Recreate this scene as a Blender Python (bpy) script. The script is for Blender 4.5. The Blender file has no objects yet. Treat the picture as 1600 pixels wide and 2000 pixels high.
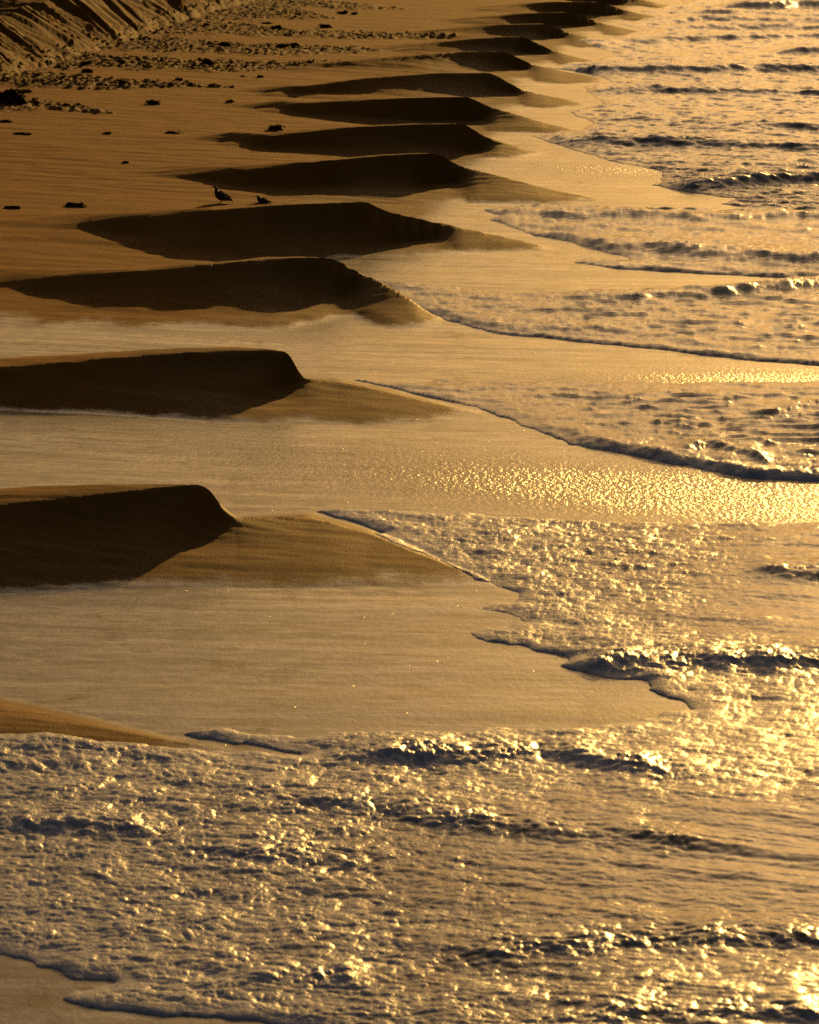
import bpy, bmesh, math, random
import numpy as np
from mathutils import Vector, Matrix

# ------------------------------------------------------------------ camera, sky, sun, exposure
S = bpy.context.scene
COL = S.collection
F, CX, CY, HC = 8000.0, 800.0, 1000.0, 8.0          # focal length and centre in photo pixels, eye height in metres
PITCH = math.atan(1300.0 / F)
cp, sp = math.cos(PITCH), math.sin(PITCH)

cam = bpy.data.cameras.new('camera')
cam_o = bpy.data.objects.new('camera', cam)
COL.objects.link(cam_o)
cam_o.location = (0, 0, HC)
cam_o.rotation_euler = (math.pi / 2 - PITCH, 0, 0)
cam.sensor_fit = 'HORIZONTAL'
cam.sensor_width = 36.0
cam.lens = 36.0 * F / 1600.0
cam.clip_start = 1.0
cam.clip_end = 20000.0
cam.dof.use_dof = True
cam.dof.focus_distance = 66.0
cam.dof.aperture_fstop = 7.0
S.camera = cam_o

SUN_EL, SUN_AZ = math.radians(9.3), math.radians(12.5)    # azimuth measured from the view direction towards the right
world = bpy.data.worlds.new('World')
S.world = world
world.use_nodes = True
wn = world.node_tree
wn.nodes.clear()
sky = wn.nodes.new('ShaderNodeTexSky')
sky.sky_type = 'NISHITA'
sky.sun_disc = False
sky.sun_elevation = SUN_EL
sky.sun_rotation = SUN_AZ
sky.altitude = 0
sky.air_density = 1.4
sky.dust_density = 6.0
sky.ozone_density = 0.6
tint = wn.nodes.new('ShaderNodeMix')
tint.data_type = 'RGBA'
tint.blend_type = 'MULTIPLY'
tint.inputs[0].default_value = 1.0
tint.inputs[7].default_value = (1.0, 0.95, 1.08, 1)      # the camera's warm white balance, the same over the whole sky
bg = wn.nodes.new('ShaderNodeBackground')
bg.inputs[1].default_value = 0.03
wo = wn.nodes.new('ShaderNodeOutputWorld')
wn.links.new(sky.outputs[0], tint.inputs[6])
wn.links.new(tint.outputs[2], bg.inputs[0])
wn.links.new(bg.outputs[0], wo.inputs[0])

sun = bpy.data.lights.new('sun', 'SUN')
sun.energy = 4.7
sun.angle = math.radians(0.53)
sun.color = (1.0, 0.56, 0.14)
sun_o = bpy.data.objects.new('sun', sun)
COL.objects.link(sun_o)
sdir = Vector((math.sin(SUN_AZ) * math.cos(SUN_EL), math.cos(SUN_AZ) * math.cos(SUN_EL), math.sin(SUN_EL)))
sun_o.rotation_euler = sdir.to_track_quat('Z', 'Y').to_euler()
sun_o.location = (40, 180, 60)

S.view_settings.view_transform = 'Standard'
S.view_settings.look = 'None'
S.view_settings.gamma = 1.0
S.view_settings.exposure = 0.15
S.cycles.use_denoising = False
S.cycles.max_bounces = 7
S.cycles.diffuse_bounces = 5
S.cycles.glossy_bounces = 3
S.cycles.transmission_bounces = 2
S.cycles.sample_clamp_indirect = 4.0
S.cycles.sample_clamp_direct = 5.0

rng = np.random.default_rng(7)
random.seed(7)

# ------------------------------------------------------------------ numeric helpers
_perm = rng.permutation(256).astype(np.int32)
_perm = np.concatenate([_perm, _perm])
_ang = rng.random(256) * 2 * np.pi
_gx, _gy = np.cos(_ang).astype(np.float32), np.sin(_ang).astype(np.float32)


def perlin(x, y, seed=0):
    x = np.asarray(x, dtype=np.float64) + seed * 17.31
    y = np.asarray(y, dtype=np.float64) - seed * 9.77
    xf = np.floor(x); yf = np.floor(y)
    fx = (x - xf).astype(np.float32); fy = (y - yf).astype(np.float32)
    xi = xf.astype(np.int64).astype(np.int32) & 255
    yi = yf.astype(np.int64).astype(np.int32) & 255
    u = fx * fx * fx * (fx * (fx * 6 - 15) + 10)
    v = fy * fy * fy * (fy * (fy * 6 - 15) + 10)
    x1 = (xi + 1) & 255; y1 = (yi + 1) & 255
    def g(a, b, dx, dy):
        k = _perm[_perm[a] + b]
        return _gx[k] * dx + _gy[k] * dy
    a = g(xi, yi, fx, fy); b = g(x1, yi, fx - 1, fy)
    c = g(xi, y1, fx, fy - 1); d = g(x1, y1, fx - 1, fy - 1)
    return 1.5 * ((a + (b - a) * u) * (1 - v) + (c + (d - c) * u) * v)


def fbm(x, y, octaves=3, seed=0, gain=0.5, lac=2.03):
    r, a = 0, 1.0
    for k in range(octaves):
        r = r + a * perlin(x, y, seed + k * 3)
        x = x * lac; y = y * lac; a *= gain
    return r


_jx, _jy, _jr = rng.random(256).astype(np.float32), rng.random(256).astype(np.float32), rng.random(256).astype(np.float32)


def domes(x, y, seed=0):
    """packed round bubbles-of-foam heights, 0..1"""
    x = np.asarray(x, np.float64) + seed * 13.7
    y = np.asarray(y, np.float64) + seed * 5.3
    xf = np.floor(x); yf = np.floor(y)
    fx = (x - xf).astype(np.float32); fy = (y - yf).astype(np.float32)
    xi = xf.astype(np.int64).astype(np.int32); yi = yf.astype(np.int64).astype(np.int32)
    out = np.zeros(x.shape, np.float32)
    for dx in (-1, 0, 1):
        for dy in (-1, 0, 1):
            k = _perm[_perm[(xi + dx) & 255] + ((yi + dy) & 255)]
            ex = dx + _jx[k] - fx; ey = dy + _jy[k] - fy
            r = .55 + .45 * _jr[k]
            h = r * (1 - (ex * ex + ey * ey) / (r * r))
            np.maximum(out, h, out=out)
    return out


def sstep(a, b, x):
    t = np.clip((x - a) / (b - a), 0, 1)
    return t * t * (3 - 2 * t)


def unproject(x, y, z=0.0):
    dx = (np.asarray(x, float) - CX) / F
    dy = -(np.asarray(y, float) - CY) / F
    wy = cp + dy * sp
    wz = -sp + dy * cp
    s = (z - HC) / wz
    return dx * s, wy * s


def project(X, Y, Z=0.0):
    dep = Y * cp + (HC - Z) * sp
    return CX + F * X / dep, CY - F * (Y * sp - (HC - Z) * cp) / dep


# ------------------------------------------------------------------ the beach: a berm with cusps (horns) and wet bays between them
# lips of the horns in the photograph; the beach face falls away seaward of the line through them
LIPS = [(-330, 1330), (405, 950), (565, 690), (650, 505), (735, 395), (860, 302), (910, 244), (935, 190), (968, 143),
        (1000, 102), (1032, 72), (1085, 47), (1135, 25), (1185, 5)]
_lx, _ly = unproject([p[0] for p in LIPS], [p[1] for p in LIPS], 0.55)
_lx = _lx - 0.25
_lx = np.concatenate([[-4.2], _lx, [_lx[-1] + 8, _lx[-1] + 60, _lx[-1] + 400]])
_ly = np.concatenate([[20], _ly, [_ly[-1] + 80, _ly[-1] + 800, _ly[-1] + 6000]])


def nose_x(Y):
    return np.interp(Y, _ly, _lx)


def berm(Y):
    return 0.62 + 0.13 * sstep(66, 82, Y) - .10 * sstep(110, 160, Y) + .12 * np.exp(-((Y - 83.5) / 4.5) ** 2) + .05 * np.exp(-((Y - 72.5) / 3.5) ** 2)


def softp(u, k=0.45):
    return k * np.logaddexp(0, u / k)


def zbase(X, Y):
    u = nose_x(Y) - X
    sl = 0.052 + 0.012 * sstep(60, 85, Y) - .006 * sstep(90, 130, Y)
    B = berm(Y)
    up = B * np.tanh(softp(u) * sl / B) + 0.012 * np.maximum(u - 8, 0)
    dn = -0.9 * (1 - np.exp(-softp(-u) * 0.022 / 0.9))
    return up + dn


def unproject_base(x, y, extra=0.0):
    z = np.zeros(np.shape(x))
    for _ in range(6):
        X, Y = unproject(x, y, z + extra)
        z = 0.5 * z + 0.5 * zbase(X, Y)
    return X, Y


# each horn: crest (x, y, share of full height) from landward to the seaward tail; foot (x, y) on the camera side; length of the back slope
HORNS = [
    dict(s=-290, c=[(-900, 1310, 0), (-600, 1312, .9), (-330, 1320, 1), (-290, 1365, .5), (0, 1392, .22), (250, 1432, .12), (460, 1466, 0)],
         f=[(-900, 1540), (-330, 1540), (0, 1520), (300, 1500), (460, 1468)], b=4.5),
    dict(s=462, c=[(-700, 1010, 0), (-250, 1003, .75), (0, 988, .93), (150, 972, .97), (240, 962, .98), (310, 953, .99), (350, 948, 1), (392, 946, 1), (410, 956, .95), (430, 985, .72), (462, 1012, .40),
            (600, 1008, .26), (720, 1042, .15), (900, 1115, .06), (980, 1150, 0)],
         f=[(-700, 1140), (0, 1160), (230, 1152), (500, 1150), (700, 1145), (900, 1152), (980, 1155)], b=4.0),
    dict(s=594, c=[(-700, 740, 0), (-200, 732, .8), (0, 719, .92), (150, 706, .97), (300, 694, .98), (450, 686, 1), (556, 684, 1), (568, 693, .95), (580, 718, .65), (594, 740, .40),
            (660, 746, .3), (750, 764, .2), (850, 788, .1), (965, 814, 0)],
         f=[(-700, 790), (0, 800), (200, 810), (400, 824), (550, 830), (700, 830), (850, 824), (965, 817)], b=4.0),
    dict(s=690, c=[(-150, 560, 0), (0, 553, .25), (120, 544, .60), (250, 532, .86), (400, 518, .97), (520, 507, .97), (635, 502, 1), (655, 508, .92), (690, 530, .38), (740, 548, .26), (790, 577, .16), (880, 630, 0)],
         t=[(-150, 562), (0, 562), (90, 576), (180, 592), (250, 603), (400, 612), (530, 616), (620, 600), (690, 575), (790, 600), (880, 632)],
         f=[(-150, 628), (0, 640), (200, 642), (400, 645), (600, 648), (750, 646), (880, 634)], b=3.5),
    dict(s=870, c=[(40, 446, 0), (170, 437, .26), (300, 426, .62), (430, 411, .92), (560, 400, 1), (722, 393, 1), (738, 402, .9), (765, 415, .62), (870, 438, .28), (950, 456, .15), (1100, 486, 0)],
         t=[(40, 448), (170, 443), (230, 452), (300, 470), (370, 483), (500, 496), (640, 499), (750, 475), (870, 462), (1100, 488)],
         f=[(100, 470), (370, 492), (500, 502), (640, 506), (800, 500), (950, 492), (1100, 490)], b=3.5),
    dict(s=905, c=[(330, 347, 0), (480, 334, .6), (600, 318, .9), (750, 304, .96), (852, 300, 1), (872, 308, .85), (905, 326, .36), (1000, 350, .27), (1100, 376, .12), (1215, 395, 0)],
         t=[(360, 350), (480, 350), (560, 350), (700, 366), (790, 369), (860, 350), (905, 345), (1000, 370), (1215, 397)],
         f=[(360, 352), (560, 368), (700, 385), (800, 395), (1000, 398), (1215, 399)], b=3.5),
    dict(s=950, c=[(440, 278, 0), (530, 266, .6), (700, 248, .92), (850, 242.5, 1), (905, 242, 1), (920, 251, .85), (950, 268, .34), (1000, 283, .22), (1075, 299, 0)],
         t=[(440, 280), (530, 275), (650, 287), (800, 303), (870, 305), (930, 290), (1000, 295), (1075, 301)],
         f=[(440, 284), (650, 300), (800, 312), (950, 312), (1075, 304)], b=3.5),
    dict(s=950, c=[(500, 212, 0), (600, 203, .6), (750, 194, .92), (850, 190, 1), (918, 189, 1), (932, 197, .8), (950, 207, .36), (1000, 220, .28), (1070, 242, .12), (1155, 259, 0)],
         t=[(500, 214), (600, 211), (700, 223), (850, 230), (880, 228), (945, 215), (1070, 250), (1155, 261)],
         f=[(500, 218), (700, 235), (850, 250), (950, 258), (1155, 263)], b=3.5),
    dict(s=1020, c=[(520, 182, 0), (590, 170, .6), (720, 153, .92), (850, 143, 1), (958, 142, 1), (976, 151, .82), (1020, 176, .32), (1080, 189, .2), (1170, 206, 0)],
         t=[(520, 184), (650, 181), (750, 187), (900, 194), (950, 194), (1020, 186), (1170, 208)],
         f=[(520, 188), (750, 200), (900, 210), (1020, 212), (1170, 210)], b=3.5),
    dict(s=1042, c=[(540, 135, 0), (640, 123, .6), (800, 109, .92), (900, 101, 1), (990, 101, 1), (1008, 110, .8), (1042, 126, .34), (1110, 141, .2), (1210, 159, 0)],
         t=[(540, 137), (650, 134), (800, 141), (930, 144), (1042, 132), (1210, 161)],
         f=[(540, 139), (800, 152), (930, 162), (1042, 165), (1210, 164)], b=3.5),
    dict(s=1080, c=[(760, 97, 0), (830, 88, .5), (920, 76, .9), (1000, 72, 1), (1028, 72, 1), (1045, 82, .7), (1080, 98, .32), (1140, 115, .2), (1215, 129, 0)],
         t=[(760, 98), (900, 104), (1000, 107), (1060, 98), (1215, 131)],
         f=[(760, 100), (900, 116), (1000, 126), (1120, 131), (1215, 133)], b=3.5),
    dict(s=1110, c=[(810, 68, 0), (880, 58, .5), (980, 48, .95), (1072, 46, 1), (1090, 53, .75), (1110, 64, .34), (1160, 75, .2), (1240, 89, 0)],
         t=[(810, 70), (950, 76), (1040, 81), (1105, 69), (1240, 91)],
         f=[(810, 71), (950, 83), (1060, 92), (1150, 94), (1240, 93)], b=3.5),
    dict(s=1170, c=[(880, 42, 0), (950, 34, .5), (1040, 26, .95), (1128, 24, 1), (1145, 32, .7), (1170, 43, .3), (1220, 55, .2), (1295, 69, 0)],
         t=[(880, 44), (1020, 49), (1110, 51), (1170, 48), (1295, 71)],
         f=[(880, 45), (1020, 54), (1120, 66), (1220, 72), (1295, 72)], b=3.5),
    dict(s=1215, c=[(920, 18, 0), (1000, 10, .5), (1090, 4, .95), (1180, 4, 1), (1197, 11, .7), (1215, 18, .3), (1265, 29, .2), (1340, 42, 0)],
         t=[(920, 20), (1100, 23), (1200, 26), (1340, 44)],
         f=[(920, 21), (1080, 30), (1180, 38), (1270, 44), (1340, 45)], b=3.5),
    dict(s=1235, c=[(1000, -10, 0), (1090, -16, .6), (1180, -17, 1), (1200, -17, 1), (1216, -10, .7), (1235, -4, .4), (1280, 4, .2), (1340, 14, 0)],
         f=[(1000, -7), (1100, 0), (1200, 8), (1280, 16), (1340, 17)], b=3.5),
]
XS = np.arange(-1200.0, 2000.0, 2.0)


def smooth1(v, sig):
    n = int(sig * 3 / 2) + 1
    k = np.exp(-(np.arange(-n, n + 1) * 2.0 / sig) ** 2 / 2); k /= k.sum()
    return np.convolve(np.pad(v, n, mode='edge'), k, mode='valid')

for hn in HORNS:
    c = np.array(hn['c'], float); f = np.array(hn['f'], float)
    xa, xb = c[0, 0], c[-1, 0]
    yc = np.interp(XS, c[:, 0], c[:, 1]); fr = np.interp(XS, c[:, 0], c[:, 2])
    fr = np.where((XS < xa) | (XS > xb), 0, fr)
    yf = np.interp(XS, f[:, 0], f[:, 1])
    zc = np.full(XS.shape, 0.5)
    for _ in range(12):
        X, Y = unproject(XS, yc, zc)
        zb = zbase(X, Y)
        lipz = np.maximum(berm(Y) - np.maximum(zb, 0), 0.04)
        hh = fr * lipz
        zc = 0.5 * zc + 0.5 * (zb + hh)
    # from the lip down to the foot of the scarp the ridge runs straight, and its height follows from that
    lip_x = max(p[0] for p in hn['c'] if p[2] >= 1)
    sc_x = hn['s']
    Ylip = float(np.interp(lip_x, XS, Y)); Ysc = float(np.interp(sc_x, XS, Y))
    far_ = sc_x > 640
    if far_:
        Ysc = min(Ysc, Ylip + 0.9 * (sc_x - lip_x) / F * Ylip)
    Ytail = float(unproject_base(np.array([xb]), np.array([c[-1, 1]]))[1][0])
    Yl = np.interp(XS, [lip_x, sc_x, xb], [Ylip, Ysc, Ytail])
    wy_ = cp - (yc - CY) / F * sp; wz_ = -sp - (yc - CY) / F * cp
    zl = HC + Yl / wy_ * wz_
    Xl = (XS - CX) / F * Yl / wy_
    hl = np.clip(zl - zbase(Xl, Yl), 0, None)
    hl = hl * np.clip((xb - XS) / 60, 0, 1)
    on = (XS > lip_x) & (XS < (xb if far_ else sc_x))
    Y = np.where(on, Yl, Y); hh = np.where(on, hl, hh)
    Xf, Yf = unproject_base(XS, yf)
    if 't' in hn:
        t_ = np.array(hn['t'], float)
        yt = np.interp(XS, t_[:, 0], t_[:, 1])
        _, Yt = unproject_base(XS, yt, 0.06)
        Yt = np.maximum(Yt, Yf)
    else:
        Yt = Yf
    hn['Yt'] = np.minimum(Yt, Y - 0.3)
    sg = 7.0 * np.clip(50 / Y[len(Y) // 2], .35, 1.2)
    hn['Yt'] = smooth1(hn['Yt'], sg * 2)
    hn['H'] = smooth1(hh, sg * (1 if Y[len(Y) // 2] < 66 else 2.5))
    hn['Yc'] = smooth1(Y, sg)
    hn['Yf'] = smooth1(np.minimum(Yf, Y - 0.5), sg * 2)
    hn['fr'] = fr
    hn['sc'] = hn['s']
    hn['lip'] = max(p[0] for p in hn['c'] if p[2] >= 1)


def crest_wobble(k, Xm):
    return 0.06 * perlin(Xm * 0.8, Xm * 0 + k * 3.3, 40) + 0.03 * perlin(Xm * 2.5, Xm * 0 + k * 1.7, 50)


def snap_rows(X, Y):
    """slide the nearest row of the sheet onto each horn's crest so the edge stays crisp"""
    Y = Y.copy()
    dY = np.gradient(Y, axis=0)
    xp, _ = project(X, Y, 0.3)
    Y0 = Y.copy()
    for k, hn in enumerate(HORNS):
        Yc = np.interp(xp, XS, hn['Yc']) + crest_wobble(k, X)
        H = np.interp(xp, XS, hn['H'])
        m = (np.abs(Y0 - Yc) <= .5 * dY) & (H > .02)
        Y[m] = Yc[m]
    return Y


def horn_field(X, Y):
    xp, _ = project(X, Y, 0.3)
    out = np.zeros(X.shape); shade = np.zeros(X.shape)
    for k, hn in enumerate(HORNS):
        m = (Y > hn['Yf'].min() - 1) & (Y < hn['Yc'].max() + 7)
        if not m.any():
            continue
        x = xp[m]; y = Y[m]; Xm = X[m]
        wob = crest_wobble(k, Xm)
        xw = x + 8 * perlin(y * 0.8, Xm * 0.5, 60 + k) * np.clip(62 / y, 0, 1)
        Yc = np.interp(x, XS, hn['Yc']) + wob; Yf = np.interp(x, XS, hn['Yf']) + wob
        Yt = np.interp(x, XS, hn['Yt']) + wob
        e_ = np.clip(62 / y, .3, 1.2)
        out_ = sstep(hn['sc'] - 45 * e_, hn['sc'] + 50 * e_, x)
        Yt = Yt + (Yf - Yt) * out_
        p = np.clip((y - Yt) / (Yc - Yt), 0, 1)
        pa = np.clip((y - Yf) / np.maximum(Yt - Yf, 1.1), 0, 1)
        k_m = .50 * np.maximum(Yc - y, 0) * F / y * sstep(hn['lip'] + 260 * np.clip(60 / y, .3, 1.2), hn['lip'], x)
        H = np.interp(xw + np.where(y < Yc, k_m, (.8 + .8 * np.clip((62 - y) / 10, 0, 1)) * (y - Yc) * F / y), XS, hn['H'])
        apron = np.minimum(0.075, 0.5 * H) * pa ** .7
        # crisp crest near the lip, rounded further inland and on the apron
        dl = hn['lip'] - x
        crisp = np.where(dl > 0, np.exp(-(dl / (620 * np.clip(62 / y, .35, 1.2))) ** 2), np.where(x < hn['sc'], 1.0, np.exp((hn['sc'] - x) / (40 * np.clip(60 / y, .3, 1.2)))))
        prof_c = 0.12 * p + 0.50 * p ** 2 + .38 * p ** 6
        prof_r = 0.6 * p + 0.4 * p * p
        prof = prof_c * crisp + prof_r * (1 - crisp)
        Lb = hn['b'] * (0.45 + 0.55 * np.clip(H / 0.35, 0, 1))
        q = np.clip((y - Yc) / Lb, 0, 1)
        back = 1 - q * q * (3 - 2 * q)
        v = np.where(y < Yc, apron + (H - np.minimum(0.075, 0.5 * H)) * prof, H * back)
        out[m] = np.maximum(out[m], v)
    return out


# landward limit of the mirror-wet sand, as picture x for a few picture rows
_wy = [2400, 1400, 1000, 850, 700, 640, 585, 500, 470, 405, 390, 318, 300, 262, 215, 150, 100, 40, 0, -60]
_wx = [-3000, -3000, -2500, -2200, -1600, -900, 560, 640, 600, 790, 840, 875, 890, 925, 955, 1000, 1050, 1150, 1230, 1320]


_dy, _dx = None, None
_dfx, _dfy = [-60, 0, 60, 130, 200, 290, 370, 430, 520, 800, 1100, 1390], [168, 150, 130, 105, 84, 58, 33, 14, -10, -100, -200, -288]
_dx, _dy = unproject(_dfx, _dfy, 0.85)
_dx = np.concatenate([[_dx[0]], _dx]); _dy = np.concatenate([[30.0], _dy])


def dune_field(X, Y):
    """low fluted sand bluff behind the beach: height and 0..1 position up its face"""
    foot = np.interp(Y, _dy, _dx) + .5 * perlin(Y * .07, X * 0, 205) + .22 * perlin(Y * .33, X * 0, 206)
    d = foot - X
    tall = 1.5 + .25 * perlin(Y * .05, X * 0, 208)
    wid = 2.2
    a = np.clip(d / wid, 0, 1)
    face = tall * (0.25 * a * a + 0.75 * a)
    w = Y + .55 * d + 1.6 * perlin(Y * .16, d * .25, 216)
    fl = np.abs(perlin(w * .36, d * .10, 210)) * .34 + np.abs(perlin(w * .8, d * .2, 212)) * .34 + np.abs(perlin(w * 1.7, d * .35, 213)) * .20 + .10 * perlin(w * 2.6, d * .8, 214)
    env = np.clip(a * 4, 0, 1) * np.clip((1.12 - a) * 5, 0, 1)
    top = np.clip((d - wid) / 1.0, 0, 1) * (.20 * fbm(X * .5, Y * .22, 3, 220) + .02 * np.clip(d - wid, 0, 30))
    z = np.where(d > 0, face + fl * env + top, 0)
    return z, a * (d > 0)


def wrack_field(X, Y):
    """rough strewn bands at the foot of the dune: 0..1"""
    xp, yp = project(X, Y, 0.75)
    lines = [  # x, y centre, half height; fades with x
        ([-300, 0, 100, 190, 230], [205, 197, 199, 204, 205], [16, 12, 7, 3, 0]),
        ([-300, 0, 150, 300, 380, 470], [158, 150, 152, 153, 151, 150], [24, 16, 13, 6, 3, 0]),
        ([-100, 60, 150, 300, 450, 600, 680], [120, 116, 113, 113, 114, 107, 105], [28, 22, 14, 12, 10, 5, 0]),
        ([100, 200, 300, 450, 600, 700, 750], [72, 74, 80, 82, 80, 76, 74], [24, 20, 13, 11, 9, 5, 0]),
        ([280, 350, 450, 560, 700, 820, 900], [40, 44, 47, 52, 51, 48, 47], [26, 18, 12, 6, 6, 4, 0]),
        ([360, 440, 520, 600, 660], [10, 12, 15, 22, 25], [24, 22, 19, 8, 0]),
        ([450, 600, 700, 800], [-4, 0, 3, 4], [12, 8, 6, 0]),
    ]
    r = np.zeros(X.shape)
    for k, (lx, ly, lh) in enumerate(lines):
        yc = np.interp(xp, lx, ly); hh = np.interp(xp, lx, lh, left=lh[0], right=0)
        hh = 1.2 * hh * (1 + 0.35 * perlin(xp * 0.02, yp * 0.05, 90 + k))
        yc = yc + 2.0 * perlin(xp * 0.015, 0 * yp, 97 + k)
        r = np.maximum(r, sstep(1.0, 0.55, np.abs(yp - yc) / np.maximum(hh, 0.01)) * (hh > 0.5))
    return r


def sand_height(X, Y, fine=True):
    zb = zbase(X, Y)
    hf = horn_field(X, Y)
    df, da = dune_field(X, Y)
    z = zb + hf + df
    wrack_shade = wrack_field(X, Y) * (da < .2)
    xp, yp = project(X, Y, 0.3)
    u = nose_x(Y) - X
    wlim = np.interp(yp, _wy[::-1], _wx[::-1])
    lat = (xp - wlim) * Y / F
    hz = hf + 0.020 * perlin(X * 1.3, Y * .5, 11) + 0.010 * perlin(X * 5, Y * 1.5, 12)
    wet = sstep(-0.9, 0.9, lat + 0.5 * perlin(X * .7, Y * .25, 15)) * sstep(0.062, -0.012, hz)
    if fine:
        dry = (1 - wet)
        # long wind and swash streaks lying across the shore
        st = fbm(X * 0.35 + Y * 0.05, Y * 1.1, 4, 30, 0.55)
        z = z + st * 0.020 * dry * np.clip(1.3 - hf / .5, .3, 1) * np.clip(u * .4 + 1, 0, 1)
        st2 = fbm(X * 1.5, Y * 3.0, 3, 33)
        z = z + st2 * 0.004 * dry
        # runnels down the aprons and scarps
        z = z + dry * 0.012 * fbm(X * 0.9, Y * 5.0, 2, 36) * np.clip(hf / .2, 0, 1)
        # strewn, trampled bands
        rough = .03 + .06 * np.abs(fbm(X * 1.5, Y * .5, 2, 44)) + 0.055 * perlin(X * 4.2, Y * .9, 47) + .05 * perlin(X * 9, Y * 1.4, 48)
        z = z + rough * wrack_shade
        z = z + (0.012 * fbm(X * 0.12, Y * 0.4, 2, 39) + .0022 * fbm(X * .35 + Y * .04, Y * 2.2, 3, 41)) * wet
    wrack_shade = np.maximum(wrack_shade, .95 * np.clip(da * 6, 0, 1))  # whole bluff face joins the mask: its shade is painted into the colour
    return z, wet, wrack_shade, hf, da


# ------------------------------------------------------------------ water: swash tongues and the sea, outlined where they lie on the sand
TONGUES = [
    # foreground swash joined to the tongue above it
    [(-400, 1490), (-150, 1470), (0, 1459), (40, 1452), (90, 1447), (150, 1454), (220, 1459), (330, 1469), (420, 1470), (480, 1468), (545, 1472), (585, 1474), (540, 1466),
     (450, 1450), (376, 1433), (395, 1430), (430, 1423), (470, 1428), (520, 1433), (600, 1441), (635, 1430), (700, 1431), (800, 1428), (900, 1431), (970, 1423), (1060, 1428),
     (1150, 1415), (1230, 1409), (1285, 1400), (1310, 1390), (1344, 1386), (1318, 1368), (1270, 1345), (1258, 1332), (1180, 1322), (1090, 1301), (1110, 1286), (1040, 1273),
     (990, 1256), (940, 1246), (923, 1240), (927, 1235), (950, 1230), (985, 1228), (1035, 1215), (1000, 1201), (960, 1195), (946, 1190), (950, 1185), (968, 1180), (1000, 1178), (1002, 1162), (960, 1145), (925, 1135), (918, 1126), (850, 1100), (790, 1077),
     (722, 1051), (742, 1041), (690, 1020), (600, 998), (680, 995), (760, 998), (850, 1004), (930, 1003), (980, 1010), (1080, 1015), (1200, 1020), (1350, 1022), (1450, 1020),
     (1600, 1018), (1900, 1015), (3200, 1015), (6000, 1100), (6000, 2900), (700, 2900), (640, 2020), (540, 2003), (450, 1996), (350, 1990), (250, 1979), (165, 1966), (135, 1950),
     (155, 1938), (222, 1919), (190, 1914), (130, 1905), (60, 1886), (0, 1868), (-150, 1850), (-400, 1800)],
    [(3500, 960), (1900, 950), (1600, 941), (1450, 932), (1380, 918), (1250, 892), (1130, 871), (1080, 851), (1000, 821), (920, 796), (850, 779), (780, 761), (700, 746), (660, 741),
     (700, 741), (770, 751), (838, 746), (850, 741), (960, 746), (1100, 745), (1300, 748), (1600, 745), (2000, 740), (3500, 730)],
    [(3500, 740), (1900, 735), (1600, 715), (1480, 704), (1300, 685), (1100, 664), (1000, 654), (920, 640), (870, 625), (800, 598), (778, 580), (745, 548), (830, 555), (1000, 574),
     (1150, 571), (1300, 570), (1400, 565), (1500, 555), (1560, 541), (1600, 545), (1500, 541), (1350, 533), (1200, 525), (1112, 513), (1150, 505), (1235, 511), (1180, 491), (1100, 470),
     (1000, 446), (958, 430), (975, 420), (940, 408), (1050, 405), (1200, 409), (1400, 412), (1480, 406), (1400, 398), (1440, 388), (1330, 373), (1274, 361), (1300, 350), (1290, 335), (1190, 312),
     (1120, 292), (1060, 272), (1030, 265), (1120, 262), (1160, 240), (1110, 218), (1180, 203), (1150, 180), (1140, 169), (1200, 160), (1150, 142), (1060, 132), (1150, 122), (1210, 105),
     (1130, 84), (1200, 75), (1260, 60), (1205, 46), (1280, 38), (1250, 22), (1340, 8), (1310, -12), (1370, -40), (1390, -100), (1395, -200), (1397, -270), (1398, -290), (60000, -290), (60000, 100), (6000, 300)],
]
TW = []
for poly in TONGUES:
    # subdivide in the picture, then lay on the sand
    pts = []
    for (a, b) in zip(poly, poly[1:] + poly[:1]):
        n = max(1, int(max(abs(a[0] - b[0]) / 120, 1))) if max(abs(a[0]), abs(b[0])) < 2500 else 1
        for k in range(n):
            pts.append((a[0] + (b[0] - a[0]) * k / n, a[1] + (b[1] - a[1]) * k / n))
    pts = np.array(pts)
    X, Y = unproject_base(pts[:, 0], pts[:, 1])
    TW.append(np.stack([X, Y], 1))


def poly_sdf(X, Y, P):
    shp = X.shape
    X = X.ravel().astype(np.float32); Y = Y.ravel().astype(np.float32)
    best = np.full(X.shape, 1e9, np.float32); ins = np.zeros(X.shape, bool)
    Q = np.roll(P, -1, 0)
    for (x0, y0), (x1, y1) in zip(P.astype(np.float32), Q.astype(np.float32)):
        dx, dy = x1 - x0, y1 - y0
        L = dx * dx + dy * dy + 1e-12
        px, py = X - x0, Y - y0
        t = np.clip((px * dx + py * dy) / L, 0, 1)
        ex, ey = px - t * dx, py - t * dy
        np.minimum(best, ex * ex + ey * ey, out=best)
        if y0 != y1:
            c = (Y >= min(y0, y1)) & (Y < max(y0, y1))
            ins ^= c & (X < x0 + (Y - y0) * dx / dy)
    d = np.sqrt(best)
    return np.where(ins, d, -d).reshape(shp)


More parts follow.
